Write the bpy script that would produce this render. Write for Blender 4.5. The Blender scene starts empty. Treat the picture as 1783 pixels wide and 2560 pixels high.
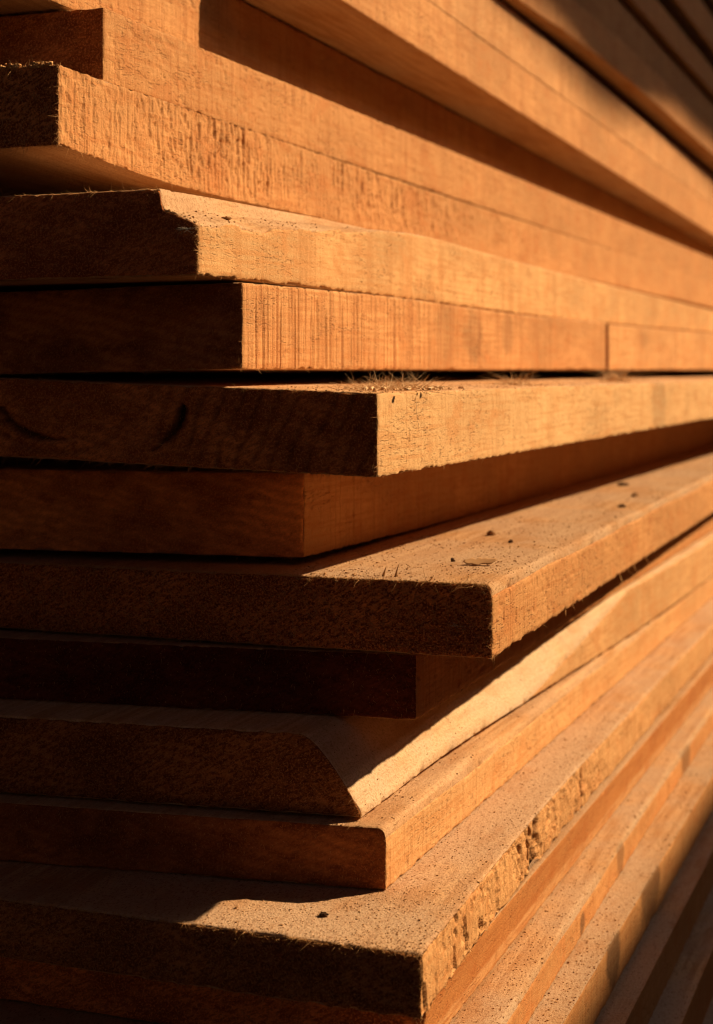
import bpy, math
import numpy as np

C = bpy.context.scene.collection
RNG = np.random.default_rng(7)
R = math.radians
GZ = -0.56                       # ground level relative to the camera height

# ------------------------------------------------------------------ noise
_T = RNG.random((512, 512))
def vn(x, y, seed=0):
    """smooth value noise 0..1 on arrays"""
    x = np.asarray(x, float) + seed * 17.31 + 1000.0
    y = np.asarray(y, float) + seed * 41.77 + 1000.0
    xi = np.floor(x).astype(np.int64); yi = np.floor(y).astype(np.int64)
    fx = x - xi; fy = y - yi
    fx = fx * fx * (3 - 2 * fx); fy = fy * fy * (3 - 2 * fy)
    xi0 = xi % 512; yi0 = yi % 512; xi1 = (xi + 1) % 512; yi1 = (yi + 1) % 512
    a = _T[xi0, yi0]; b = _T[xi1, yi0]; c = _T[xi0, yi1]; d = _T[xi1, yi1]
    return (a * (1 - fx) + b * fx) * (1 - fy) + (c * (1 - fx) + d * fx) * fy
def fbm(x, y, seed=0, o=3):
    v = 0; a = 0.5; n = 0
    for k in range(o):
        v = v + a * vn(x * 2 ** k, y * 2 ** k, seed + 5 * k); n += a; a *= 0.5
    return v / n
def plates(s, t, ps, pt, k, warp):
    """broken saw ridges: columns of torn plates, each at its own depth 0..1"""
    w1 = (vn(s * 260, t * 300, k) - .5) * warp; w2 = (vn(s * 280 + 9, t * 240, k + 1) - .5) * warp * 1.6
    c = np.floor((s + w1) / ps); ci = c.astype(np.int64) % 512
    r = np.floor((t + w2) / pt + _T[ci, (k * 13) % 512] * 7).astype(np.int64) % 512
    v = _T[(ci * 7 + r * 131 + k * 29) % 512, (r * 17 + ci * 3) % 512]
    return np.clip((v - 0.45) / 0.55, 0, 1)
def sstep(a, b, x):
    t = np.clip((x - a) / (b - a), 0, 1); return t * t * (3 - 2 * t)

# ------------------------------------------------------------------ materials
def node(nt, typ, **kw):
    n = nt.nodes.new(typ)
    for k, v in kw.items(): setattr(n, k, v)
    return n
def new_mat(name, rough=0.85, spec=0.15):
    m = bpy.data.materials.new(name); m.use_nodes = True
    nt = m.node_tree; nt.nodes.clear()
    out = node(nt, 'ShaderNodeOutputMaterial'); b = node(nt, 'ShaderNodeBsdfPrincipled')
    nt.links.new(b.outputs[0], out.inputs[0])
    b.inputs['Roughness'].default_value = rough
    b.inputs['Specular IOR Level'].default_value = spec
    return m, nt, b
def noise_n(nt, src, scale, detail=3.0, rough=0.55):
    mp = node(nt, 'ShaderNodeMapping'); mp.inputs['Scale'].default_value = scale
    nt.links.new(src, mp.inputs[0])
    n = node(nt, 'ShaderNodeTexNoise'); n.inputs['Scale'].default_value = 1.0
    n.inputs['Detail'].default_value = detail; n.inputs['Roughness'].default_value = rough
    nt.links.new(mp.outputs[0], n.inputs['Vector'])
    return n.outputs['Fac']
def rng_n(nt, src, a, b, lo=0.0, hi=1.0):
    n = node(nt, 'ShaderNodeMapRange', interpolation_type='SMOOTHSTEP')
    nt.links.new(src, n.inputs[0])
    for i, v in zip((1, 2, 3, 4), (a, b, lo, hi)): n.inputs[i].default_value = v
    return n.outputs[0]
def mix_n(nt, fac, a, b, mode='MIX'):
    n = node(nt, 'ShaderNodeMix', data_type='RGBA', blend_type=mode)
    if isinstance(fac, (int, float)): n.inputs[0].default_value = fac
    else: nt.links.new(fac, n.inputs[0])
    for i, v in ((6, a), (7, b)):
        if isinstance(v, tuple): n.inputs[i].default_value = v + (1,)
        else: nt.links.new(v, n.inputs[i])
    return n.outputs[2]
def math_n(nt, op, a, b):
    n = node(nt, 'ShaderNodeMath', operation=op)
    for i, v in enumerate((a, b)):
        if isinstance(v, (int, float)): n.inputs[i].default_value = v
        else: nt.links.new(v, n.inputs[i])
    return n.outputs[0]
def bump_n(nt, b, h, dist, strength=1.0):
    n = node(nt, 'ShaderNodeBump'); n.inputs['Strength'].default_value = strength
    n.inputs['Distance'].default_value = dist
    nt.links.new(h, n.inputs['Height']); nt.links.new(n.outputs[0], b.inputs['Normal'])

def attr(nt, name):
    n = node(nt, 'ShaderNodeAttribute'); n.attribute_name = name; return n

def sc(c, k): return tuple(min(0.95, x * k) for x in c)

def wood_side(name, col, streak=0.5, pore=0.5, blotch=0.5, bump=0.0006, band=None):
    m, nt, b = new_mat(name, 0.8, 0.2)
    g = attr(nt, 'grain').outputs['Vector']
    M = lambda k, x: math_n(nt, 'MULTIPLY', x, k)
    st = noise_n(nt, g, (60, 430, 9), 3.0, 0.65)       # saw marks across the board's edge
    s2 = noise_n(nt, g, (60, 1100, 22), 2.0, 0.6)
    lg = noise_n(nt, g, (240, 22, 420), 3.0, 0.65)     # long grain
    ds = noise_n(nt, g, (500, 190, 1000), 3.0, 0.65)   # short torn dashes
    bl = noise_n(nt, g, (9, 7, 16), 4.0, 0.65)
    mo = noise_n(nt, g, (150, 130, 170), 4.0, 0.7)
    sp = noise_n(nt, g, (260, 170, 300), 2.0, 0.5)
    pb = noise_n(nt, g, (22, 30, 44), 4.0, 0.65)
    bd = noise_n(nt, g, (20, 70, 5), 3.0, 0.65)
    fi = noise_n(nt, g, (1000, 900, 1100), 3.0, 0.7)
    wv = node(nt, 'ShaderNodeTexWave', wave_type='RINGS', rings_direction='Y')
    mp = node(nt, 'ShaderNodeMapping'); mp.inputs['Scale'].default_value = (8, 3.2, 26); nt.links.new(g, mp.inputs[0]); nt.links.new(mp.outputs[0], wv.inputs['Vector'])
    wv.inputs['Scale'].default_value = 3.5; wv.inputs['Distortion'].default_value = 7.0; wv.inputs['Detail'].default_value = 3.0; wv.inputs['Detail Scale'].default_value = 1.2
    lo = lambda r, gg, bb: (col[0] * r, col[1] * gg, col[2] * bb)
    c = mix_n(nt, rng_n(nt, bl, 0.36, 0.64), sc(col, 1.0 - 0.22 * blotch), sc(col, 1.0 + 0.20 * blotch))
    if band:      # a red stained strip along the upper part of the edge
        sx = node(nt, 'ShaderNodeSeparateXYZ'); nt.links.new(g, sx.inputs[0])
        zz = math_n(nt, 'ADD', sx.outputs[2], M(.006, pb))
        c = mix_n(nt, rng_n(nt, zz, band[0] + .0018, band[0] + .0042), band[1], c)
    c = mix_n(nt, M(0.42 * blotch, wv.outputs['Fac']), c, lo(.84, .66, .5))
    c = mix_n(nt, M(0.6 * blotch, rng_n(nt, bd, 0.50, 0.66)), c, lo(.68, .52, .38))
    c = mix_n(nt, M(0.6, rng_n(nt, lg, 0.49, 0.62)), c, lo(.82, .63, .46))
    c = mix_n(nt, M(min(1, .1 + streak), rng_n(nt, st, 0.52, 0.66)), c, lo(.66, .48, .34))
    c = mix_n(nt, M(0.35 * streak, rng_n(nt, s2, 0.52, 0.66)), c, lo(.62, .46, .33))
    c = mix_n(nt, M(0.6, rng_n(nt, pb, 0.53, 0.66)), c, lo(.85, .62, .45))
    c = mix_n(nt, M(0.36, rng_n(nt, mo, 0.50, 0.66)), c, lo(.74, .58, .44))
    pa = rng_n(nt, noise_n(nt, g, (26, 26, 60), 3.0, 0.6), 0.42, 0.66)
    c = mix_n(nt, M(1.1 * pore, math_n(nt, 'MULTIPLY', rng_n(nt, ds, 0.57, 0.67), pa)), c, lo(.45, .29, .2))
    c = mix_n(nt, M(0.8 * pore, rng_n(nt, sp, 0.68, 0.73)), c, lo(.34, .2, .13))
    c = mix_n(nt, M(0.32, rng_n(nt, fi, 0.50, 0.62)), c, sc(col, 1.3))
    sa = attr(nt, 'stain').outputs['Fac']
    c = mix_n(nt, sa, c, (0.055, 0.026, 0.012))
    nt.links.new(c, b.inputs['Base Color'])
    h = math_n(nt, 'ADD', M(0.7, fi), M(-0.7 * streak, s2))
    h = math_n(nt, 'SUBTRACT', h, M(0.8, math_n(nt, 'MULTIPLY', rng_n(nt, ds, 0.54, 0.66), pa)))
    h = math_n(nt, 'SUBTRACT', h, M(0.45, mo))
    bump_n(nt, b, h, bump)
    return m

def wood_end(name, col, fuzz=0.6, bump=0.0008):
    m, nt, b = new_mat(name, 0.95, 0.03)
    g = attr(nt, 'grain').outputs['Vector']
    mp = node(nt, 'ShaderNodeMapping'); mp.inputs['Rotation'].default_value = (0, R(28), 0)
    nt.links.new(g, mp.inputs[0]); g2 = mp.outputs[0]
    fu = noise_n(nt, g2, (230, 200, 700), 4.0, 0.68)   # combed fuzzy fibres
    fi = noise_n(nt, g, (1000, 300, 1000), 3.0, 0.6)
    bl = noise_n(nt, g, (26, 10, 40), 5.0, 0.62)
    wv = node(nt, 'ShaderNodeTexWave', wave_type='RINGS', rings_direction='Y')
    mr = node(nt, 'ShaderNodeMapping'); mr.inputs['Scale'].default_value = (1.0, 0.0, 1.5); mr.inputs['Location'].default_value = (0.02, 0, 0.05)
    nt.links.new(g, mr.inputs[0]); nt.links.new(mr.outputs[0], wv.inputs['Vector'])
    wv.inputs['Scale'].default_value = 42.0; wv.inputs['Distortion'].default_value = 5.0; wv.inputs['Detail'].default_value = 3.0; wv.inputs['Detail Scale'].default_value = 1.5
    bg = noise_n(nt, g, (70, 20, 110), 4.0, 0.7)
    c = mix_n(nt, rng_n(nt, bl, 0.36, 0.64), sc(col, 0.55), (col[0] * 1.3, col[1] * 1.45, col[2] * 1.4))
    c = mix_n(nt, math_n(nt, 'MULTIPLY', wv.outputs['Fac'], 0.4), c, (col[0] * .55, col[1] * .42, col[2] * .36))
    c = mix_n(nt, math_n(nt, 'MULTIPLY', rng_n(nt, bg, 0.52, 0.66), 0.65), c, (col[0] * .35, col[1] * .26, col[2] * .22))
    c = mix_n(nt, math_n(nt, 'MULTIPLY', rng_n(nt, fu, 0.57, 0.42), 0.85 * fuzz + .1), c, (col[0] * .25, col[1] * .18, col[2] * .15))
    c = mix_n(nt, math_n(nt, 'MULTIPLY', rng_n(nt, fi, 0.50, 0.62), 0.25 + 0.5 * fuzz), c, (col[0] * 1.5, col[1] * 1.75, col[2] * 1.8))
    sa = attr(nt, 'stain').outputs['Fac']
    c = mix_n(nt, sa, c, (0.03, 0.012, 0.006))
    nt.links.new(c, b.inputs['Base Color'])
    bump_n(nt, b, math_n(nt, 'ADD', fu, math_n(nt, 'MULTIPLY', fi, 0.5)), bump * (0.3 + fuzz))
    return m

def wood_top(name, col, dust=0.6, speck=0.7, bump=0.0007):
    m, nt, b = new_mat(name, 0.95, 0.08)
    g = attr(nt, 'grain').outputs['Vector']
    lg = noise_n(nt, g, (260, 12, 200), 3.0, 0.6)
    bl = noise_n(nt, g, (14, 10, 14), 4.0, 0.6)
    fi = noise_n(nt, g, (900, 700, 900), 3.0, 0.65)
    sp = noise_n(nt, g, (1000, 300, 1000), 3.0, 0.6)
    sq = noise_n(nt, g, (420, 230, 420), 3.0, 0.6)
    dcol = (min(.9, col[0] * .92), min(.9, col[1] * 1.06), min(.9, col[2] * 1.38))
    c = mix_n(nt, rng_n(nt, lg, 0.40, 0.60), (col[0] * .82, col[1] * .70, col[2] * .58), sc(col, 1.08))
    st = noise_n(nt, g, (34, 11, 30), 4.0, 0.65)
    c = mix_n(nt, math_n(nt, 'MULTIPLY', rng_n(nt, bl, 0.3, 0.6), dust), c, dcol)
    c = mix_n(nt, math_n(nt, 'MULTIPLY', rng_n(nt, st, 0.52, 0.68), 0.5), c, (col[0] * .72, col[1] * .58, col[2] * .48))
    c = mix_n(nt, math_n(nt, 'MULTIPLY', rng_n(nt, fi, 0.50, 0.64), 0.5), c, (col[0] * .55, col[1] * .45, col[2] * .4))
    c = mix_n(nt, math_n(nt, 'MULTIPLY', math_n(nt, 'ADD', rng_n(nt, sp, 0.57, 0.67, 0, .7), rng_n(nt, sq, 0.66, 0.72, 0, .8)), speck), c, (col[0] * .36, col[1] * .26, col[2] * .2))
    sa = attr(nt, 'stain').outputs['Fac']
    c = mix_n(nt, sa, c, (0.05, 0.025, 0.012))
    nt.links.new(c, b.inputs['Base Color'])
    bump_n(nt, b, fi, bump)
    return m

def plain(name, c1, c2, scale=300, rough=0.9, bump=0.0002):
    m, nt, b = new_mat(name, rough, 0.1)
    tc = node(nt, 'ShaderNodeTexCoord').outputs['Object']
    n = noise_n(nt, tc, (scale,) * 3, 3.0, 0.6)
    nt.links.new(mix_n(nt, rng_n(nt, n, 0.3, 0.7), c1, c2), b.inputs['Base Color'])
    bump_n(nt, b, n, bump)
    return m

# ------------------------------------------------------------------ mesh helpers
def mesh_obj(name, verts, quads, mats, midx=None, loc=(0, 0, 0), parent=None, attrs=None, smooth=True, tris=None):
    me = bpy.data.meshes.new(name)
    verts = np.asarray(verts, np.float32); quads = np.asarray(quads, np.int32).reshape(-1, 4)
    nq = len(quads); nt_ = 0 if tris is None else len(tris)
    me.vertices.add(len(verts)); me.vertices.foreach_set('co', verts.ravel())
    idx = quads.ravel()
    starts = np.arange(nq) * 4; tot = np.full(nq, 4)
    if nt_:
        tris = np.asarray(tris, np.int32)
        starts = np.concatenate([starts, nq * 4 + np.arange(nt_) * 3]); tot = np.concatenate([tot, np.full(nt_, 3)])
        idx = np.concatenate([idx, tris.ravel()])
    me.loops.add(len(idx)); me.loops.foreach_set('vertex_index', idx.astype(np.int32))
    me.polygons.add(len(starts))
    me.polygons.foreach_set('loop_start', starts.astype(np.int32))
    me.polygons.foreach_set('loop_total', tot.astype(np.int32))
    if midx is not None: me.polygons.foreach_set('material_index', np.asarray(midx, np.int32))
    me.polygons.foreach_set('use_smooth', np.full(len(starts), smooth))
    for m in (mats if isinstance(mats, (list, tuple)) else [mats]): me.materials.append(m)
    for k, (typ, arr) in (attrs or {}).items():
        a = me.attributes.new(k, typ, 'POINT')
        a.data.foreach_set('vector' if typ == 'FLOAT_VECTOR' else 'value', np.asarray(arr, np.float32).ravel())
    me.update(calc_edges=True); me.validate()
    o = bpy.data.objects.new(name, me); C.objects.link(o)
    o.location = loc; o.parent = parent
    return o

def tag(o, label=None, cat=None, group=None, kind=None):
    if label: o['label'] = label
    if cat: o['category'] = cat
    if group: o['group'] = group
    if kind: o['kind'] = kind
    return o

def fibres(base, dirs, length, bend, rad, segs=4):
    """tapered curved hairs: N base points, directions, lengths, bend vectors"""
    N = len(base); length = np.asarray(length).reshape(-1, 1); rad = np.broadcast_to(np.asarray(rad, float), (N,)).reshape(-1, 1)
    dirs = dirs / np.linalg.norm(dirs, axis=1, keepdims=True)
    ref = np.where(np.abs(dirs[:, 2:3]) < 0.9, np.array([[0, 0, 1.0]]), np.array([[1.0, 0, 0]]))
    u = np.cross(dirs, ref); u /= np.linalg.norm(u, axis=1, keepdims=True); v = np.cross(dirs, u)
    V = []
    for k in range(segs + 1):
        f = k / segs
        p = base + dirs * length * f + bend * length * f * f
        r = rad * (1 - 0.88 * f)
        for a in (0, 2.094, 4.189):
            V.append(p + r * (u * math.cos(a) + v * math.sin(a)))
    V = np.stack(V, 1)                       # N, 3*(segs+1), 3
    nv = 3 * (segs + 1); q = []
    for k in range(segs):
        for a in range(3):
            q.append((3 * k + a, 3 * k + (a + 1) % 3, 3 * k + 3 + (a + 1) % 3, 3 * k + 3 + a))
    q = np.array(q)
    Q = (q[None] + (np.arange(N) * nv)[:, None, None]).reshape(-1, 4)
    return V.reshape(-1, 3), Q

def grains(p, r, rg):
    """little angular crumbs, eight corners each"""
    N = len(p); c = np.array([(x, y, z) for x in (-1, 1) for y in (-1, 1) for z in (-.5, 1)], float)
    v = p[:, None] + c[None] * (0.5 + 0.8 * rg.random((N, 8, 3))) * r[:, None, None]
    q = np.array([(0, 1, 3, 2), (4, 6, 7, 5), (0, 4, 5, 1), (2, 3, 7, 6), (0, 2, 6, 4), (1, 5, 7, 3)])
    return v.reshape(-1, 3), (q[None] + (np.arange(N) * 8)[:, None, None]).reshape(-1, 4)

def graded(step0, g, end):
    out = [0.0]
    while out[-1] < end: out.append(out[-1] + step0 + g * out[-1])
    return np.array(out)

# ------------------------------------------------------------------ boards
GROUP = 'rough sawn boards in the timber stack'
BASE = (0.60, 0.296, 0.108)
FUZZ_MAT = plain('wood_fibre', (0.50, 0.27, 0.10), (0.66, 0.38, 0.17), 200)

class Board:
    def __init__(self, path, D0, label, W=0.30, skew=0.0, roll=0.0, L=2.2, side='saw', amp=0.00022,
                 round_top=0.0, wane=None, wane_fn=None, see_top=False, see_bottom=False, rag=0.0006, tint=(1, 1, 1),
                 streak=0.45, pore=0.5, blotch=0.5, dust=0.6, speck=0.6, end_col=(0.688,0.227,0.078), end_amp=0.0004, end_fuzz=0.6,
                 groove=None, stain=None, lean=0.0, fuzz=None, seed=1, fine=True, step=(.0006, .0025), top_col=None, band=None):
        self.__dict__.update(locals())
        p = np.array(path, float)                    # rows: D, E, zb, zt
        self.pD, self.pE, self.pB, self.pT = p[:, 0], p[:, 1], p[:, 2], p[:, 3]
        self.o = np.array([self.ip(self.pE, D0), D0, self.ip(self.pB, D0)])
        self.T = float(self.ip(self.pT, D0) - self.ip(self.pB, D0))
        self.build()
    def ip(self, arr, D):
        """smooth interpolation of the control rows, linear beyond them"""
        D = np.asarray(D, float); x = self.pD
        if len(x) == 1: return np.full(D.shape, arr[0])
        m = np.gradient(arr, x) if len(x) > 2 else np.full(2, (arr[1] - arr[0]) / (x[1] - x[0]))
        i = np.clip(np.searchsorted(x, D) - 1, 0, len(x) - 2)
        h = x[i + 1] - x[i]; t = (D - x[i]) / h; tc = np.clip(t, 0, 1)
        h00 = 2 * tc**3 - 3 * tc**2 + 1; h10 = tc**3 - 2 * tc**2 + tc; h01 = -2 * tc**3 + 3 * tc**2; h11 = tc**3 - tc**2
        y = h00 * arr[i] + h10 * h * m[i] + h01 * arr[i + 1] + h11 * h * m[i + 1]
        y = np.where(t < 0, arr[i] + m[0] * (D - x[0]), y)
        return np.where(t > 1, arr[-1] + m[-1] * (D - x[-1]), y)
    def zu(self, e, s):
        z = np.full(np.broadcast(e, s).shape, self.T)
        if self.round_top:
            r = self.round_top * (0.65 + 0.7 * vn(s * 18, 0 * s, self.seed))
            q = np.clip(e + r, 0, r); z = z - (r - np.sqrt(np.maximum(r * r - q * q, 0)))
        if self.wane_fn: z = self.wane_fn(self, e, s, z)
        return z
    def P(self, e, s, t):
        D = self.D0 + s + self.skew * e
        E = self.ip(self.pE, D) + e
        zb = self.ip(self.pB, D); zt = self.ip(self.pT, D)
        E = E + self.lean * (t / self.T - 0.5)
        z = zb + t / self.T * (zt - zb) + self.roll * e
        return np.stack([E - self.o[0], D - self.o[1], z - self.o[2]], -1)
    # face displacement fields (metres, positive outwards)
    def f_side(self, s, t):
        a = self.amp; k = self.seed
        if self.side == 'teeth':
            fade = 1 - 0.85 * sstep(0.45, 1.1, s)
            patch = sstep(0.34, 0.56, fbm(s * 20, t * 40, k)) * (0.3 + 0.7 * sstep(0.0, 0.012, t)) * (0.4 + 0.6 * sstep(0.02, 0.09, s))
            h = plates(s, t, 0.0030, 0.0042, k, .0018) * 0.75 + plates(s, t, 0.0017, 0.0075, k + 7, .0012) * 0.5
            h = h + 0.5 * sstep(0.62, 0.72, vn(s * 400, t * 22, k + 5))
            return -a * fade * h * (0.55 + 0.55 * patch) + 0.00025 * (vn(s * 700, t * 600, k + 4) - .5)
        if self.side == 'stria':
            fade = 1 - 0.8 * sstep(0.12, 0.42, s)
            h = vn(s * 620, t * 12, k) * 0.6 + vn(s * 330, t * 9, k + 1) * 0.5
            h = h - 0.9 * sstep(0.66, 0.8, vn(s * 460, t * 20, k + 2))
            return a * fade * (h - 0.4) + 0.0003 * (fbm(s * 60, t * 60, k + 3) - 0.5)
        if self.side == 'chip':
            u, v = s + 0.35 * t, t - 0.15 * s
            mk = sstep(.40, .62, fbm(s * 30, t * 50, k + 8))
            h = plates(u, v, 0.0026, 0.0060, k, .0030) * (.15 + .6 * mk) + plates(u + .4, v, 0.0080, 0.0130, k + 3, .008) * 1.1 + (.25 + .4 * mk) * fbm(s * 420 + t * 200, t * 260, k + 2)
            return -a * h * (1 - 0.85 * sstep(0.22, 0.50, s)) + 0.0016 * (fbm(s * 40, t * 50, k + 6) - 0.5)
        if self.side == 'smooth':
            return 0.3 * a * fbm(s * 150, t * 200, k)
        h = 0.55 * vn(s * 480, t * 26, k) + 0.35 * vn(s * 230, t * 20, k + 1) + 0.35 * vn(s * 650, t * 650, k + 2)
        h = h - 0.8 * sstep(0.68, 0.82, vn(s * 260, t * 300, k + 3))
        return a * (h - 0.6) + 0.0005 * (fbm(s * 25, t * 40, k + 4) - 0.5)
    def f_end(self, e, t):
        k = self.seed + 40
        c, sn = 0.88, 0.47
        a, b = c * e - sn * t, sn * e + c * t
        return self.end_amp * (vn(a * 260, b * 620, k) + 0.6 * vn(e * 600, t * 600, k + 1) - 0.8) + 0.0008 * (fbm(e * 45, t * 60, k + 2) - 0.5)
    def f_top(self, e, s):
        k = self.seed + 70
        return 0.00022 * (vn(e * 500, s * 420, k) - 0.5) + 0.0007 * (fbm(e * 30, s * 16, k + 1) - 0.5)
    def shape(self, e, s, t):
        zu = self.zu(e, s)
        r = 0.0008
        we = np.exp(-np.maximum(-e, 0) / r); ws = np.exp(-np.maximum(s, 0) / r)
        wt = np.exp(-np.maximum(zu - t, 0) / r); wb = np.exp(-np.maximum(t, 0) / r)
        sm = we + ws + wt + wb + 1e-9
        f = (we * self.f_side(s, t) + ws * self.f_end(e, t) + wt * self.f_top(e, s) + wb * self.f_top(e, s + 3)) / sm
        k = np.clip(np.minimum(sm, 2.2) - 1, 0, 1.2)
        f = f - k * (0.0002 + 1.3 * self.rag * sstep(.55, .85, fbm((s + e) * 130, t * 130 + 3.3, self.seed + 95, 3)) * (0.4 + 1.6 * sstep(.4, .7, vn((s + e) * 14, 0 * s, self.seed + 97))) + self.rag * fbm((s + e) * 210 + 0.3 * t, t * 210 + e * 40, self.seed + 90, 3) ** 1.5 * 1.6)
        st = np.zeros_like(f)
        if self.groove: 
            g, st = self.groove(self, e, s, t, we, ws)
            f = f - g
        n = np.stack([we, -ws, wt - wb], -1); n = n / (np.linalg.norm(n, axis=-1, keepdims=True) + 1e-6)
        if self.stain: st = np.maximum(st, self.stain(self, e, s, t, we, wt))
        return self.P(e, s, t) + n * f[..., None], st
    def build(self):
        T, W, L = self.T, self.W, self.L
        V, Q, M, G, S = [], [], [], [], []; base = 0
        off = np.array([self.seed * 0.37, self.seed * 1.91, self.seed * 0.73])
        def sheet(e, s, t, mat, flip=False):
            nonlocal base
            e, s, t = np.broadcast_arrays(e, s, t)
            v, st = self.shape(e, s, t)
            a, b = e.shape
            i = (np.arange(a - 1)[:, None] * b + np.arange(b - 1)[None]) + base
            q = np.stack([i, i + b, i + b + 1, i + 1], -1).reshape(-1, 4)
            if flip: q = q[:, ::-1]
            V.append(v.reshape(-1, 3)); Q.append(q); M.append(np.full(len(q), mat)); S.append(st.ravel())
            G.append((np.stack([e, s, t], -1) + off).reshape(-1, 3)); base += a * b
        f = 1.0 if self.fine else 2.0
        ss = graded(self.step[0] * f, self.step[1] * f, L)
        nv = int(T / (0.0007 * f)); v = np.linspace(0, 1, nv + 1)
        z0 = self.zu(np.zeros_like(ss), ss)
        sheet(np.zeros((len(ss), 1)), ss[:, None], z0[:, None] * v[None], 0)
        # end grain
        ee = np.concatenate([-np.arange(0, 0.13, 0.0008 * f), -np.arange(0.13, min(W, 0.24), 0.002 * f), [-W]])
        ee = ee[ee >= -W]
        z1 = self.zu(ee, np.zeros_like(ee))
        sheet(ee[:, None], np.zeros((len(ee), 1)), z1[:, None] * v[None], 1)
        # far end and inner side
        sheet(ee[::12][:, None], np.full((1, 3), L), self.zu(ee[::12], ee[::12] * 0 + L)[:, None] * np.array([[0, .5, 1]]), 1, True)
        sc_ = ss[::10]
        sheet(np.full((len(sc_), 1), -W), sc_[:, None], self.zu(sc_ * 0 - W, sc_)[:, None] * np.array([[0, .5, 1]]), 0, True)
        # top and bottom: a fine strip behind the end, then coarser unless in view
        for top in (True, False):
            see = self.see_top if top else self.see_bottom
            s_near = graded(0.0008 * f, 0.003, 0.004)
            e_f = ee
            s_far = np.concatenate([[s_near[-1]], s_near[-1] + graded(0.0008 * f if see else 0.006, 0.0032 if see else 0.02, L - s_near[-1])[1:]])
            e_c = np.concatenate([-np.arange(0, 0.125 if see else 0.012, (0.001 if see else 0.0015) * f), -np.array([0.14, 0.18, 0.23, W - 0.001, W])])
            e_c = np.unique(np.clip(e_c, -W, 0))[::-1]
            for es, sv in ((e_f, s_near), (e_c, s_far)):
                eg, sg = np.meshgrid(es, sv, indexing='ij')
                tg = self.zu(eg, sg) if top else np.zeros_like(eg)
                sheet(eg, sg, tg, 2, top)
        nm = 'board'
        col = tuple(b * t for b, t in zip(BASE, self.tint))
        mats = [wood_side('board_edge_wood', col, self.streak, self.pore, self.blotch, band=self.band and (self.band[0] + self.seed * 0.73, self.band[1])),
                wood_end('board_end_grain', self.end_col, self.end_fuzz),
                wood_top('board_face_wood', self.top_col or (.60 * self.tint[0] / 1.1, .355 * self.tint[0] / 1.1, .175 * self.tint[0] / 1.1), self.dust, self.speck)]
        self.obj = mesh_obj(nm, np.concatenate(V), np.concatenate(Q), mats, np.concatenate(M), self.o,
                            attrs={'grain': ('FLOAT_VECTOR', np.concatenate(G)), 'stain': ('FLOAT', np.concatenate(S))})
        tag(self.obj, self.label, 'board', GROUP)
        if self.fuzz: self.add_fuzz()
    def add_fuzz(self):
        z = dict(top=300, bottom=300, corner=80, end=1500, side_bottom=120, side_top=60, length=0.0016, reach=0.24, lean=(0.5, -0.6), rad=0.00011)
        z.update(self.fuzz); rg = np.random.default_rng(self.seed + 5)
        B, Dv, Ln, Bd = [], [], [], []
        def put(e, s, t, d, spread, ln):
            n = len(e)
            p, _ = self.shape(e, s, t)
            d = np.tile(np.array(d, float), (n, 1)) + rg.normal(0, spread, (n, 3))
            B.append(p); Dv.append(d); Ln.append(ln * (0.3 + rg.random(n) ** 2 * 1.5)); Bd.append(rg.normal(0, 0.35, (n, 3)))
        def ev(n): return -rg.random(n) * z['reach']
        cl = lambda n: 0.35 + 1.3 * (rg.random(n) > 0.65)
        n = z['top']; e = ev(n); k = rg.integers(0, max(1, n // 14), n) if n else np.zeros(0, int)
        cc = ev(max(1, n // 14)); e = np.where(rg.random(n) < z.get('clump', .5), np.clip(cc[k] + rg.normal(0, .0012, n), -z['reach'], 0), e) if n else e
        put(e, np.abs(rg.normal(0, .0006, n)), self.zu(e, e * 0), (0.0, -1.0, 0.2), z.get('spread', .45), z['length'] * cl(n))
        n = z['bottom']; e = ev(n); put(e, np.zeros(n) + 0.0002, e * 0, (0.1, -0.7, -0.7), 0.4, z['length'] * cl(n))
        n = z['corner']; t = rg.random(n) * self.zu(np.zeros(1), np.zeros(1))[0]; put(t * 0, t * 0 + 0.0002, t, (0.2, -1.0, -0.2), 0.4, z['length'] * 0.55 * cl(n))
        n = z['end']; e = ev(n); t = rg.random(n) * self.zu(e, e * 0); put(e, e * 0, t, (z['lean'][0], -0.6, z['lean'][1]), 0.3, np.full(n, z['length'] * 1.0))
        n = z['side_bottom']; s = rg.random(n) ** 1.5 * 0.8; put(s * 0, s, s * 0, (0.1, 0.2, -1.0), 0.5, z['length'] * 0.6 * cl(n))
        n = z.get('face', 0); s = rg.random(n) * .38; t = rg.random(n) * self.T * .96; put(s * 0, s, t, (.55, -.2, -.3), .7, z['length'] * .75 * cl(n))
        n = z['side_top']; s = rg.random(n) ** 1.5 * 0.6; put(s * 0, s, self.zu(s * 0, s), (0.5, 0.2, 0.5), 0.5, z['length'] * 0.45 * cl(n))
        gr = z.get('grains', 0)
        ge = np.clip(ev(max(1, gr // 40))[rg.integers(0, max(1, gr // 40), gr)] + rg.normal(0, .0016, gr), -z['reach'], 0) if gr else np.zeros(0)
        gp = self.shape(ge, np.abs(rg.normal(0, .0012, gr)), self.zu(ge, ge * 0) + rg.normal(.0002, .0006, gr))[0] if gr else None
        B, Dv, Bd, Ln = np.concatenate(B), np.concatenate(Dv), np.concatenate(Bd), np.concatenate(Ln)
        v, q = fibres(B, Dv, Ln, Bd, z['rad'] * (0.6 + 0.9 * rg.random(len(B))))
        if gr:
            gv, gq = grains(gp, 0.00015 + 0.0010 * rg.random(gr) ** 2.5, rg); gq = gq + len(v); v = np.concatenate([v, gv]); q = np.concatenate([q, gq])
        f = mesh_obj('frayed_fibres', v, q, FUZZ_MAT, None, (0, 0, 0), self.obj)
        f['kind'] = 'stuff'

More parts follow.
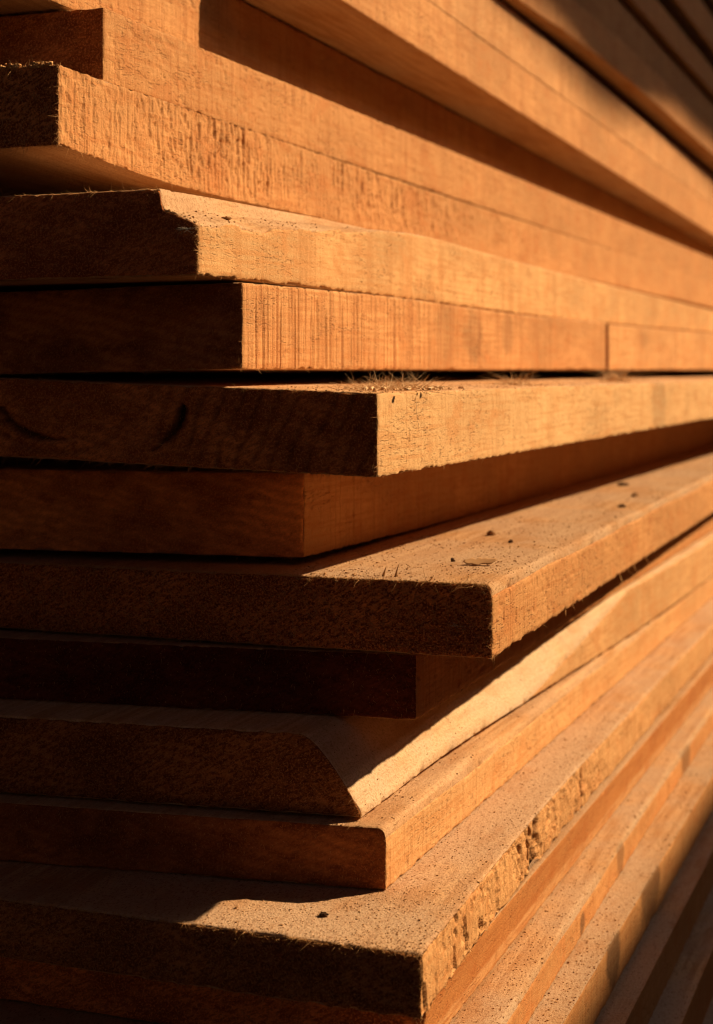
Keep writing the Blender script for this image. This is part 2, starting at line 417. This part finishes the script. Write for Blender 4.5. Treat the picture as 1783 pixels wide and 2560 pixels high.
def wane_b4(b, e, s, z):
    k = 1 - sstep(0.02, 0.34, s)
    wob = 1 + 0.25 * (vn(s * 60, 0 * s, 3) - 0.5)
    d = np.interp(e, [-0.0185, -0.0172, -0.015, 0.0], [0, 0.0075, 0.0080, 0.0140])
    tear = 0.0030 * sstep(-.024, -.017, e) * (fbm(e * 330, s * 330, 6, 3) - .35) * (1 - sstep(.0, .03, s))
    return z - d * k * wob - np.maximum(tear, 0)
def wane_b10(b, e, s, z):
    g = np.clip((s - 0.26) / 0.27, 0, 1)
    w = np.maximum(0.0275 * (1 - g), 0.0008); drop = (b.T - 0.0009) * (1 - g)
    q = np.clip((e + w) / w, 0, 1)
    return z - drop * q ** 1.45
def groove_b6(b, e, s, t, we, ws):
    # curved shakes and growth rings in the end grain
    j = 0.0012 * (vn(e * 420, t * 420, 5) - .5)
    ring = np.abs(np.hypot((e + 0.160) / 1.5, (t - 0.0305)) - 0.0210 + j)
    wr = 0.0006 + 0.0013 * (1 - sstep(-0.185, -0.150, e))
    a1 = np.exp(-(ring / wr) ** 2) * (t < 0.024) * sstep(-0.200, -0.192, e) * (1 - sstep(-0.165, -0.140, e))
    a1b = 0.35 * np.exp(-((np.abs(np.hypot((e + 0.160) / 1.5, (t - 0.0305)) - 0.0270 + 2 * j)) / 0.0012) ** 2) * (t < 0.02)
    q = (t - 0.006) / 0.0225
    cxl = -0.1055 + 0.016 * q - 0.004 * (2 * q - 1) ** 2 + j
    wd = 0.0033 * np.sqrt(np.clip(1 - (2 * q - 1) ** 2, 0, 1)) * np.clip(.4 + q, 0, 1) + 1e-5
    a2 = np.exp(-((e - cxl) / wd) ** 2) * ((q > 0) & (q < 1))
    m = np.clip(a1 + a1b + a2, 0, 1) * ws
    ph = (e - t * 0.42 + 0.004 * vn(e * 60, t * 60, 8)) * 720
    m2 = (0.25 + 0.7 * vn(e * 300, t * 200, 6)) * np.clip(np.sin(ph), 0, 1) ** 1.5 * ws * sstep(-0.13, -0.09, e)
    return 0.0030 * m + 0.0011 * m2, np.clip(0.85 * m + .5 * m2, 0, 1)
def groove_b12(b, e, s, t, we, ws):
    c = 0.205 - 0.25 * (b.T - t) * 0.8 + 0.0035 * (vn(t * 300, 0 * t, 4) - .5)
    m = np.exp(-((s - c) / 0.0042) ** 2) + 0.8 * np.exp(-((s - c + 0.016 - 0.35 * (b.T - t)) / 0.0016) ** 2)
    m = m + 0.9 * np.exp(-((s - 0.315 - 0.15 * t) / 0.0022) ** 2) * sstep(0.0, 0.006, t) * (1 - sstep(0.013, 0.018, t))
    m = np.clip(m, 0, 1) * we * sstep(0.02, 0.035, s)
    return 0.0042 * m, np.clip(0.85 * m * (0.35 + 0.9 * vn(s * 500, t * 200, 9)), 0, 1)
def patches(*ps):
    """weathered dark patches on a board's edge: centre s, t, half sizes, strength"""
    def f(b, e, s, t, we, wt):
        m = np.zeros(np.broadcast(e, s, t).shape)
        for (cs, ct, hs, ht, k) in ps:
            d = ((s - cs) / hs) ** 2 + ((t - ct) / ht) ** 2
            m = np.maximum(m, k * (1 - sstep(0.5, 1.3, d + 0.9 * (fbm(s * 160, t * 160, 12) - 0.5))) * we)
        return m
    return f

B = {}
FZ = dict
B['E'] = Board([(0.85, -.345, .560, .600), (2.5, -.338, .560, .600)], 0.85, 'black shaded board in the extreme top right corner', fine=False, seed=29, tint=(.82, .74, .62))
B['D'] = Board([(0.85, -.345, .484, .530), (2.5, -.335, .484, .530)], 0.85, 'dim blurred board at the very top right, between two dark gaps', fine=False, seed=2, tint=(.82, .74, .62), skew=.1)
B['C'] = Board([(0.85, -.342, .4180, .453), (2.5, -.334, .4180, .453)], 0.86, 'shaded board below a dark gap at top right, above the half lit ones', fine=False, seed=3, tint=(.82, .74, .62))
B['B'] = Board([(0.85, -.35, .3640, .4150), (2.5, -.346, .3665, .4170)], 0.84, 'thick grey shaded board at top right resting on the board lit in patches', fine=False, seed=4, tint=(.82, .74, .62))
B['A'] = Board([(0.83, -.329, .300, .335), (1.23, -.329, .3025, .338), (1.46, -.328, .311, .347), (2.4, -.326, .3200, .356)], 0.83, 'board with a patchy lit lower edge just above the wide dark gap', fine=False, seed=5, tint=(.95, .9, .85))
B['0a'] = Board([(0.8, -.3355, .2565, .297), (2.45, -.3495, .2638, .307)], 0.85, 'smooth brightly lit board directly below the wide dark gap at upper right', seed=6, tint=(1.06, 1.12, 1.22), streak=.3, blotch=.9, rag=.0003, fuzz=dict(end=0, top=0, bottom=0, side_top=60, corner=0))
B['0b'] = Board([(0.8, -.336, .2210, .2572), (2.45, -.350, .2200, .2645)], 0.845, 'sunlit overhanging board with its brown underside in view, near top', seed=7, skew=.5, see_bottom=True, streak=.4, blotch=.8, rag=.0003, tint=(1, 1, 1.0), fuzz=dict(end=200, top=0, bottom=200))
B['1'] = Board([(0.6, -.390, .1735, .2200), (2.6, -.385, .179, .2195)], 0.62, 'shaded dark brown board under the overhanging board, lit only at its near end', seed=8, see_bottom=True, skew=.05, amp=.0004, W=.28, fuzz=dict(end=200))
B['2'] = Board([(0.65, -.3705, .1375, .1722), (2.35, -.345, .143, .180)], 0.654, 'long flat sunlit board with fine vertical saw marks, third end from the top left', seed=9, end_col=(0.590,0.208,0.074), end_fuzz=0.5, amp=.0004, streak=.7, blotch=.4, rag=.0004, fuzz=dict(end=900, top=300, bottom=100, lean=(.2, -.3)))
B['3'] = Board([(0.60, -.3675, .1025, .1375), (0.70, -.367, .0975, .1378), (0.9, -.3655, .0980, .1382), (2.3, -.342, .1050, .1432)], 0.61, 'board with a torn toothed edge and a shaggy top, bent up at its end', seed=10, end_col=(0.610,0.232,0.083), end_fuzz=0.9, side='teeth', amp=.00105, see_bottom=True, rag=.0005, pore=.2, step=(.0005, .0011), streak=.25,
               fuzz=dict(end=2200, top=1300, bottom=500, corner=260, grains=2600, face=260, side_bottom=250, side_top=160, length=.0024, lean=(.3, -.7), rad=.00016, spread=1.1, clump=.75))
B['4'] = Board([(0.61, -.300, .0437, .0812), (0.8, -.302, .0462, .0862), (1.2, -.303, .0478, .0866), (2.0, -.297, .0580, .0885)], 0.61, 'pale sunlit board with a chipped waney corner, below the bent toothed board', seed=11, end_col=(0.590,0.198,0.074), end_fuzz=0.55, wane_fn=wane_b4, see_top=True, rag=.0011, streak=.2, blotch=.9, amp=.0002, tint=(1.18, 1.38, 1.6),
               fuzz=dict(end=1500, top=700, bottom=300, corner=520, length=.0019, lean=(.4, -.3), spread=.8))
B['5'] = Board([(0.65, -.298, .0044, .0432), (0.84, -.298, .0052, .0463), (1.1, -.296, .0065, .0467), (1.45, -.286, .0085, .0505)], 0.65, 'board with a strongly ribbed upright grain next to its dark end, above the black slit', seed=12, end_col=(0.413,0.153,0.058), end_fuzz=0.25, side='stria', amp=.0008, W=.21, roll=.017, L=.736, streak=.9, blotch=1.0, end_amp=.0003,
               stain=patches((.36, .02, .022, .016, .22), (.44, .025, .016, .016, .22), (.3, .02, .02, .02, .12)), tint=(1.06, 1.1, 1.18),
               fuzz=dict(end=500, top=150, bottom=300, corner=100, side_bottom=420))
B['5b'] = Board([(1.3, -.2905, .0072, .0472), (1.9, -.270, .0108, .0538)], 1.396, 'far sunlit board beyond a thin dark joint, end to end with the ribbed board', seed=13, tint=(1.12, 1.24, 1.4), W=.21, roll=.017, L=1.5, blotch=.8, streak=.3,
                 stain=patches((.14, .028, .02, .008, .18)), fuzz=dict(end=0, top=0, bottom=0, corner=0, side_bottom=150))
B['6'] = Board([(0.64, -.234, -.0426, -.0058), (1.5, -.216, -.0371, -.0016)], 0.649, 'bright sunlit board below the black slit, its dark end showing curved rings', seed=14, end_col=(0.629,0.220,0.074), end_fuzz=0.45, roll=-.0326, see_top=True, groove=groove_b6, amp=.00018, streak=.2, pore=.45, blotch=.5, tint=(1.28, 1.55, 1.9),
               stain=patches((.62, .018, .028, .03, .22)),
               fuzz=dict(end=1500, top=700, bottom=900, corner=120, side_bottom=200, side_top=200, length=.0018, lean=(.3, -.4)))
B['7'] = Board([(0.71, -.293, -.0855, -.0450), (0.88, -.294, -.0872, -.0455), (2.0, -.290, -.0835, -.0425)], 0.71, 'board edge lying wholly in the shadow of the bright board above it', seed=15, end_col=(0.727,0.267,0.088), end_fuzz=0.15, skew=.12, amp=.0004, streak=.5, see_bottom=False, end_amp=.0002,
               fuzz=dict(end=300, top=50, bottom=350, corner=60, side_bottom=260, length=.0012))
B['8'] = Board([(0.67, -.190, -.1225, -.0895), (1.44, -.205, -.1205, -.0858)], 0.676, 'dusty topped board jutting farthest right, with a hairy rounded dark end', seed=16, end_col=(0.552,0.187,0.063), end_fuzz=1.0, see_top=True, round_top=.004, rag=.0014, amp=.0004, streak=.3, pore=.8, dust=.75, speck=.9, end_amp=.0008,
               fuzz=dict(end=5200, spread=.7, top=2000, bottom=500, corner=260, side_bottom=220, side_top=60, length=.0021, lean=(.8, -.5)))
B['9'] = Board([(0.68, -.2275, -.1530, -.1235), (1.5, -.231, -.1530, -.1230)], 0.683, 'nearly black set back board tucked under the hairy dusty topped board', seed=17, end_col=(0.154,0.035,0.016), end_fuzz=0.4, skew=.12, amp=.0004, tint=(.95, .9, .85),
               fuzz=dict(end=700, top=50, bottom=200, side_bottom=300, length=.0012))
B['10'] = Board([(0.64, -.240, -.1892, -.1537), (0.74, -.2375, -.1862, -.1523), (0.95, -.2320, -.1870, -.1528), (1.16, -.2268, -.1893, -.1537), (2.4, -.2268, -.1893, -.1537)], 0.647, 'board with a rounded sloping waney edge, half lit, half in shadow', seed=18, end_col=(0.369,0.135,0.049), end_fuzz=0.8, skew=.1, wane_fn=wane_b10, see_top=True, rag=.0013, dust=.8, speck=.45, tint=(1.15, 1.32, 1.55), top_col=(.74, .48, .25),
                fuzz=dict(end=2600, top=200, bottom=500, side_bottom=420, length=.0014, lean=(.7, .4)))
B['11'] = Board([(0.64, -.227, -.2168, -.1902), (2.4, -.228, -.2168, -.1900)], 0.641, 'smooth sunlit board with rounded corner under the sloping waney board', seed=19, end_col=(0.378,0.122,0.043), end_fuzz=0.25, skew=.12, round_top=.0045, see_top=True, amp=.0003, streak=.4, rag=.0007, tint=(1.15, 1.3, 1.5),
                fuzz=dict(end=900, top=150, bottom=150, corner=160, length=.0010))
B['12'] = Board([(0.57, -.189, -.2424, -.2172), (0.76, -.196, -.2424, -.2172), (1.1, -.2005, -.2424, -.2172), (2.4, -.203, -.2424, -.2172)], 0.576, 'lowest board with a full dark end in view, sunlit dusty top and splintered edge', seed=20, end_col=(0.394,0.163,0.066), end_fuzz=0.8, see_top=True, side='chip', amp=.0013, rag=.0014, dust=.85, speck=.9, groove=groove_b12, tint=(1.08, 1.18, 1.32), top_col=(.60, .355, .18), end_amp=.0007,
                fuzz=dict(end=3500, top=900, bottom=500, corner=260, side_bottom=360, side_top=420, face=1500, length=.0019, lean=(.5, .2)))
B['13'] = Board([(0.6, -.197, -.2700, -.2430), (2.4, -.203, -.2700, -.2430)], 0.60, 'smooth reddish board edge directly below the splintered board', seed=21, side='smooth', lean=.004, streak=.1, pore=.25, blotch=.3, tint=(.92, .76, .60), band=(.0085, (.66, .36, .15)), fuzz=dict(end=300, top=0, bottom=0, side_top=0, corner=0))
B['14'] = Board([(0.57, -.178, -.2885, -.2707), (1.0, -.1855, -.2885, -.2707), (2.4, -.19, -.2885, -.2707)], 0.57, 'blurred board with a dusty speckled top stepping out below the reddish edge', seed=22, see_top=True, dust=.9, speck=1.0, blotch=.7, round_top=.003,
                stain=patches((.36, .01, .012, .012, .45), (.62, .01, .02, .02, .5), (.25, .006, .006, .006, .6)), fine=True, fuzz=dict(end=300, bottom=100, top=200))
B['15'] = Board([(0.6, -.1655, -.3150, -.2890), (2.4, -.172, -.3150, -.2890)], 0.60, 'low blurred board with dusty top where the slanting shadow begins', seed=23, see_top=True, dust=.95, speck=1.0, stain=patches((.22, .02, .02, .02, .7), (.33, .02, .03, .02, .6)))
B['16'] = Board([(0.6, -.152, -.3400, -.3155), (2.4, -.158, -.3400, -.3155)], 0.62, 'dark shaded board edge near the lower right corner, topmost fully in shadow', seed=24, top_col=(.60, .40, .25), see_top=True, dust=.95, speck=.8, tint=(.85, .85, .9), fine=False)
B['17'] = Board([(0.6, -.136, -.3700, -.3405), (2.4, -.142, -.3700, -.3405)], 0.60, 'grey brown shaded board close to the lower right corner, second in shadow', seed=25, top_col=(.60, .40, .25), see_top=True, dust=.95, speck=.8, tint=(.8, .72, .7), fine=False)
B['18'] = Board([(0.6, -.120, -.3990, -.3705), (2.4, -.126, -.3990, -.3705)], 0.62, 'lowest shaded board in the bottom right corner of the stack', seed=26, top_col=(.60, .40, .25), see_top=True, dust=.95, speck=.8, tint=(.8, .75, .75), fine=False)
B['19'] = Board([(0.6, -.122, -.4300, -.3995), (2.4, -.128, -.4300, -.3995)], 0.60, 'bottom board of the stack, lying on the timber bearers', seed=27, fine=False)

# ------------------------------------------------------------------ small debris
def bP(k, e, s, t=None):
    b = B[k]; e = np.array([e], float); s = np.array([s], float)
    t = b.zu(e, s) if t is None else np.array([t], float)
    return (b.shape(e, s, t)[0][0] + b.o)
CRUMB = plain('crumb_wood', (0.20, 0.10, 0.045), (0.42, 0.24, 0.11), 600)
DARK = plain('bark', (0.035, 0.018, 0.010), (0.10, 0.05, 0.025), 700)
PALE = plain('pale_shaving', (0.66, 0.42, 0.22), (0.80, 0.58, 0.36), 400)

def lump(name, p, size, mat, label, cat, group=None, seed=0, rot=0.0):
    """an irregular crumb: a noisy flattened ball"""
    u = np.linspace(0, 2 * np.pi, 15)[:-1]; w = np.linspace(0, np.pi, 9)
    U, Wv = np.meshgrid(u, w, indexing='ij')
    r = 0.6 + 0.9 * fbm(np.cos(U) * 1.6 + 4, np.cos(Wv) * 1.8 + np.sin(U) * 1.6, seed, 3)
    r = r * (0.75 + 0.5 * vn(np.cos(U) * 3.7 * np.sin(Wv), np.cos(Wv) * 3.3 + np.sin(U) * 2.1, seed + 2))
    x = r * np.sin(Wv) * np.cos(U) * size[0]; y = r * np.sin(Wv) * np.sin(U) * size[1]; z = r * np.cos(Wv) * size[2]
    c, s = math.cos(rot), math.sin(rot)
    v = np.stack([x * c - y * s, x * s + y * c, z + size[2] * 0.55], -1)
    a, b = U.shape
    q = [(i * b + j, ((i + 1) % a) * b + j, ((i + 1) % a) * b + j + 1, i * b + j + 1) for i in range(a) for j in range(b - 1)]
    o = mesh_obj(name, v.reshape(-1, 3), q, mat, None, p, smooth=False)
    return tag(o, label, cat, group)

def flake(name, p, size, mat, label, cat, curl=0.4, rot=0.0, group=None, seed=0, tilt=0.0):
    """a thin curled shaving with thickness"""
    n, m = 18, 7
    x = np.linspace(-1, 1, n); y = np.linspace(-1, 1, m)
    X, Y = np.meshgrid(x, y, indexing='ij')
    wd = 0.12 + 0.88 * (np.clip(1 - X ** 2, 0, 1)) ** .8 * (0.35 + 1.1 * vn(X * 5 + 5, np.sign(Y) * 2 + 2, seed))
    Z = curl * (X ** 2) + 0.25 * curl * vn(X * 2 + 3, Y * 2, seed + 1)
    px, py, pz = X * size[0], Y * wd * size[1], Z * size[0]
    c, s = math.cos(rot), math.sin(rot)
    yw = px * s + py * c
    top = np.stack([px * c - py * s, yw, pz + tilt * (yw + size[1]) + size[2]], -1).reshape(-1, 3)
    bot = top - np.array([0, 0, size[2]])
    V = np.concatenate([top, bot]); N = n * m; q = []
    for i in range(n - 1):
        for j in range(m - 1):
            a = i * m + j; q.append((a, a + m, a + m + 1, a + 1)); q.append((N + a, N + a + 1, N + a + m + 1, N + a + m))
    ring = [i * m for i in range(n)] + [(n - 1) * m + j for j in range(1, m)] + [i * m + m - 1 for i in range(n - 2, -1, -1)] + [j for j in range(m - 2, 0, -1)]
    for a, b in zip(ring, ring[1:] + ring[:1]): q.append((a, a + N, b + N, b))
    return tag(mesh_obj(name, V, q, mat, None, p), label, cat, group)

def tuft(name, p, n, spread, length, mat, label, cat, seed=0, rad=0.00009, up=0.6, group=None, crumbs=0, curl=1.0):
    rg = np.random.default_rng(seed)
    base = rg.normal(0, 1, (n, 3)) * np.array(spread) * [1, 1, 0]
    d = rg.normal(0, 1, (n, 3)); d[:, 2] = np.abs(d[:, 2]) * up
    v, q = fibres(base, d, length * (0.3 + rg.random(n)), rg.normal(0, curl, (n, 3)) * [1, 1, .45], rad * (0.6 + rg.random(n)), 8)
    V, Q = [v], [q]; off = len(v)
    for k in range(crumbs):                      # sawdust grains caught among the curls
        c = rg.normal(0, 1, 3) * np.array(spread) * [1.5, 1.3, 0]; r = 0.0003 + 0.0009 * rg.random() ** 2
        cv = np.array([(x, y, z) for x in (-1, 1) for y in (-1, 1) for z in (0, 1.4)]) * r * (0.6 + 0.7 * rg.random((8, 3))) + c
        V.append(cv); Q.append(np.array([(0, 1, 3, 2), (4, 6, 7, 5), (0, 4, 5, 1), (2, 3, 7, 6), (0, 2, 6, 4), (1, 5, 7, 3)]) + off); off += 8
    return tag(mesh_obj(name, np.concatenate(V), np.concatenate(Q), mat, None, p), label, cat, group)

TG = 'tufts of shavings in the black slit'
tuft('shavings_tuft', bP('6', -.018, .070), 1500, (.006, .019, 0), .0040, PALE, 'curly pile of pale shavings on the ledge in the black slit, nearest the camera', 'shavings', 31, .00019, .6, TG, 160, curl=1.5)
tuft('shavings_tuft', bP('6', -.025, .30), 150, (.004, .009, 0), .007, PALE, 'small blurred tuft of shavings midway along the black slit', 'shavings', 32, .00020, .6, TG, 60, curl=1.3)
tuft('shavings_tuft', bP('6', -.03, .60), 200, (.003, .007, 0), .009, PALE, 'round blurred tuft of shavings near the right end of the black slit', 'shavings', 33, .00028, .9, TG, 60, curl=1.2)
CG = 'crumbs on the ledge below the black slit'
lump('wood_crumb', bP('6', -.010, .115), (.0022, .0012, .0007), PALE, 'longer pale wood crumb lying right of the curly shavings', 'wood chip', CG, 3)
lump('wood_crumb', bP('6', -.008, .140), (.0014, .0010, .0008), PALE, 'small pale wood crumb, rightmost beside the curly shavings', 'wood chip', CG, 4)
lump('wood_crumb', bP('6', -.006, .012), (.0009, .0007, .0010), PALE, 'tiny lit crumb on the front edge of the ledge left of the shavings', 'wood chip', CG, 5)
# on the dusty board
flake('wood_flake', bP('8', -.0235, .066), (.0080, .0046, .0004), wood_top('flake_wood', (.47, .265, .115)), 'thin curled flake lying on the dusty board near its front corner', 'wood flake', .10, .18, tilt=.30, seed=5)
DG = 'dark crumbs on the dusty board'
for e, s, sz, lab, sd in ((-.054, .203, (.0030, .0024, .0017), 'largest crumbly brown clump on the dusty board behind the curled flake', 11),
                          (-.034, .168, (.0014, .0012, .0010), 'small dark crumb just right of the crumbly clump on the dusty board', 12),
                          (-.017, .414, (.0028, .0016, .0012), 'dark blurred chip on the dusty board, nearest of the far three', 13),
                          (-.024, .508, (.0036, .0024, .0016), 'curved dark chip on the dusty board, middle one of the far three', 14),
                          (-.052, .617, (.0045, .0022, .0014), 'faint dark chip on the dusty board, farthest of the far three', 16),
                          (-.040, .0755, (.0009, .0011, .0010), 'tiny dark speck of bark left of the curled flake', 15)):
    lump('bark_crumb', bP('8', e, s), sz, CRUMB if sd in (11, 14) else DARK, lab, 'bark crumb', DG, sd, sd)
# upright splinters standing at the front edge of the dusty board
def splinters(k, items, parent, name='splinter', mat=FUZZ_MAT):
    for (e, s, t, d, ln, bd, rd) in items:
        b = B[k]
        p = bP(k, e, s, t) - b.o
        v, q = fibres(p[None], np.array([d], float), [ln], np.array([bd], float), rd, 6)
        mesh_obj(name, v, q, mat, None, (0, 0, 0), parent)
splinters('8', [(-.048, .010, None, (.12, .0, 1), .0062, (.12, .1, 0), .0007), (-.054, .010, None, (.25, -.1, .8), .0040, (.1, 0, .2), .0008), (-.030, .004, None, (.5, -.3, .5), .003, (.1, 0, .2), .0005)], B['8'].obj)
splinters('8', [(-.004, .36, 0, (.35, .5, -1), .014, (.3, .2, .2), .0004), (-.004, .33, 0, (.2, .2, -1), .017, (.2, -.2, .1), .0004),
                (-.004, .38, 0, (.45, .2, -1), .012, (-.2, .4, .1), .0004), (-.002, .42, 0, (.4, .3, -1), .009, (.2, .2, 0), .0004), (-.001, .155, 0, (.05, 0, -1), .0035, (.1, 0, 0), .0004)], B['8'].obj)
splinters('6', [(.0003, .048, .034, (.05, .05, -1), .011, (0, .05, 0), .00022), (.0003, .040, .014, (.15, -.3, 1), .006, (0, -.2, 0), .00022), (.0003, .052, .022, (.05, .0, -1), .005, (0, .05, 0), .0002)], B['6'].obj, mat=PALE)
lump('bark_crumb', bP('12', -.050, .027), (.0019, .0014, .0010), DARK, 'single dark bark crumb in the sunlit patch of the lowest board top', 'bark crumb', None, 21)
lump('bark_crumb', bP('4', -.008, .045), (.0022, .0020, .0008), CRUMB, 'brown crumbly clump caught on the chipped corner of the pale board', 'bark crumb', None, 22)
# sawdust lying on the tops: beyond counting
rs = np.random.default_rng(77); PV, PR = [], []
for k, n, e0, s0, s1, r0 in (('8', 9000, .115, .0, .95, .00021), ('8', 700, .10, .0, .6, .00036), ('12', 5200, .060, .0, .70, .00019), ('12', 2000, .16, .0, .075, .00019), ('12', 130, .10, .0, .4, .00036), ('6', 2600, .06, .0, .7, .00020),
                             ('14', 1500, .022, .0, .7, .00024), ('14', 160, .022, .0, .7, .0004), ('15', 1500, .022, .05, .8, .00026), ('15', 160, .022, .05, .8, .00042), ('11', 500, .03, .0, .5, .00026), ('4', 260, .016, .0, .3, .00030), ('10', 300, .026, .0, .3, .0002)):
    b = B[k]; e = -rs.random(n) * e0; t_ = s0 + (s1 - s0) * rs.random(n) ** 1.4
    keep = rs.random(n) < 0.25 + 1.1 * sstep(.38, .62, fbm(e * 45, t_ * 28, b.seed + 3)); e, t_ = e[keep], t_[keep]
    PV.append(b.shape(e, t_, b.zu(e, t_))[0] + b.o); PR.append(r0 * (0.35 + 1.3 * rs.random(len(e)) ** 2.2))
gv, gq = grains(np.concatenate(PV), np.concatenate(PR), rs)
md = plain('sawdust_grain', (0.20, 0.095, 0.038), (0.62, 0.36, 0.17), 300)
tag(mesh_obj('sawdust', gv, gq, md, smooth=False), kind='stuff')
# cobwebs
WEB = plain('cobweb_silk', (0.55, 0.5, 0.4), (0.7, 0.65, 0.55), 100)
tuft('cobweb_tuft', bP('8', -.017, -.0006, .014), 40, (.0014, .0008, 0), .0026, WEB, 'little tangled cobweb tuft on the dark end of the dusty board', 'cobweb', 41, .00005, 1)
tuft('cobweb_tuft', bP('4', -.006, -.0008, .020), 60, (.0022, .0012, 0), .0032, WEB, 'fluffy cobweb caught on the dark chipped corner of the pale board', 'cobweb', 42, .00006, -.6)

# ------------------------------------------------------------------ setting
def bx(x0, x1, y0, y1, z0, z1):
    v = [(x, y, z) for x in (x0, x1) for y in (y0, y1) for z in (z0, z1)]
    q = [(0, 1, 3, 2), (4, 6, 7, 5), (0, 4, 5, 1), (2, 3, 7, 6), (0, 2, 6, 4), (1, 5, 7, 3)]
    return v, q
g = mesh_obj('ground', [(-8, -6, GZ), (8, -6, GZ), (8, 10, GZ), (-8, 10, GZ)], [(0, 1, 2, 3)], plain('dry_earth', (.13, .08, .045), (.20, .125, .07), 9, .95, .01))
tag(g, kind='structure')
BEAR = plain('bearer_wood', (.22, .11, .045), (.34, .18, .08), 60)
for y in (0.85, 1.7, 2.55):
    v, q = bx(-.46, -.125, y, y + .09, GZ, -.4305)
    tag(mesh_obj('timber_bearer', v, q, BEAR, smooth=False), 'square timber bearer lying on the earth under the stack', 'timber', 'timber bearers under the stack')
v, q = bx(1.12, 1.27, -2.0, 9.0, GZ, .990)  # unseen wall added to throw the shadow over the lowest boards
tag(mesh_obj('sun_block_wall', v, q, plain('render_wall', (.22, .19, .15), (.30, .26, .21), 12, .95, .003), smooth=False), 'added low wall out of view, shading the foot of the stack', 'wall')
roof = bpy.data.objects.new('sun_block_roof', None); C.objects.link(roof); roof.location = (0, 0, 0)  # unseen roof added to shade the upper boards and cut sky light
tag(roof, 'added unseen roof whose uneven eave shades the top of the stack', 'roof')
ys = np.arange(-5.0, 9.0, .018); xs = np.array([-6.0, -3.0, -1.0, 0.3, 1.3])
X, Y = np.meshgrid(xs, ys, indexing='ij')
Z = 1.939 - (X - 1.3) * .05 + .036 * (fbm(Y * 3.1, Y * 0, 3, 4) - .5) + .010 * np.sin(Y * 5.1 + 1)  # eave made uneven so its shadow edge falls in patches
up = np.stack([X, Y, Z], -1).reshape(-1, 3); a, b = X.shape
i = (np.arange(a - 1)[:, None] * b + np.arange(b - 1)[None]).reshape(-1)
qq = np.stack([i, i + b, i + b + 1, i + 1], -1)
mesh_obj('sun_block_sheet', np.concatenate([up, up + [0, 0, .003]]), np.concatenate([qq, qq[:, ::-1] + a * b]), plain('rusty_sheet', (.16, .10, .07), (.26, .19, .14), 6, .7, .002), parent=roof)
for x in (-4.9, -2.4, -.4, 1.0):  # purlins of the added roof
    v, q = bx(x, x + .07, -4.9, 8.9, 2.01 - (x - 1.3) * .05, 2.10 - (x - 1.3) * .05)
    mesh_obj('purlin', v, q, BEAR, parent=roof, smooth=False)

PLANK = plain('old_plank', (.17, .10, .052), (.27, .165, .09), 14, .95, .004)
v, q = bx(-5.9, .60, -1.78, -1.70, GZ, 1.93)  # added behind the camera to keep the board ends dark
tag(mesh_obj('sky_block_wall', v, q, PLANK, smooth=False), 'added unseen plank wall behind the camera, keeping sky light off the board ends', 'wall')
v, q = bx(-3.30, -3.22, -1.695, 8.9, GZ, 1.93)  # added out of view to stop sky light from the back
tag(mesh_obj('sky_block_wall', v, q, PLANK, smooth=False), 'added unseen plank wall at the back of the stack, blocking sky light', 'wall')

v, q = bx(-3.2, 1.10, 7.0, 7.08, GZ, 1.93)  # added out of view to close off sky at the far end
tag(mesh_obj('sky_block_wall', v, q, PLANK, smooth=False), 'added unseen plank wall past the far ends of the boards, blocking sky light', 'wall')

for y0, y1, lab in ((0.45, 1.86, 'added unseen plank panel left of the sun gap, blocking sky light'), (4.75, 6.99, 'added unseen plank panel right of the sun gap, blocking sky light')):  # panels added to narrow the sky slot around the sun's path
    v, q = bx(1.275, 1.34, y0, y1, GZ, 1.93)
    tag(mesh_obj('sky_block_wall', v, q, PLANK, smooth=False), lab, 'wall')

# ------------------------------------------------------------------ light
w = bpy.data.worlds.new('World'); bpy.context.scene.world = w; w.use_nodes = True
nt = w.node_tree; bg = nt.nodes['Background']
sky = nt.nodes.new('ShaderNodeTexSky'); sky.sky_type = 'NISHITA'; sky.sun_disc = False
Ld = np.array([-1.0, -1.0, -1.0]); Ld /= np.linalg.norm(Ld)
sky.sun_elevation = math.asin(-Ld[2]); sky.sun_rotation = math.atan2(-Ld[0], -Ld[1])
sky.dust_density = 3.0; sky.air_density = 1.0; sky.ozone_density = 0.5
nt.links.new(sky.outputs[0], bg.inputs[0]); bg.inputs[1].default_value = 0.05
sl = bpy.data.lights.new('sun', 'SUN'); sl.energy = 4.6; sl.angle = R(0.7); sl.color = (1.0, 0.72, 0.42)
so = bpy.data.objects.new('sun', sl); C.objects.link(so)
from mathutils import Vector
so.rotation_euler = Vector(Ld).to_track_quat('-Z', 'Y').to_euler(); so.location = (3, 3, 3)

# ------------------------------------------------------------------ camera
cd = bpy.data.cameras.new('camera'); cam = bpy.data.objects.new('camera', cd); C.objects.link(cam)
cam.location = (0, 0, 0); cam.rotation_euler = (R(90), 0, R(20.56))
cd.sensor_fit = 'HORIZONTAL'; cd.sensor_width = 24.0; cd.lens = 24.0 * 3600 / 1599
cd.shift_y = -298 / 1599.0; cd.clip_start = 0.02; cd.clip_end = 200
cd.dof.use_dof = True; cd.dof.focus_distance = 0.70; cd.dof.aperture_fstop = 12.0; cd.dof.aperture_blades = 0
S = bpy.context.scene; S.camera = cam
S.cycles.use_denoising = True; S.cycles.filter_width = 1.2
S.view_settings.view_transform = 'Standard'; S.view_settings.look = 'None'; S.view_settings.gamma = 1.0
S.view_settings.use_curve_mapping = False; S.view_settings.exposure = 0.64
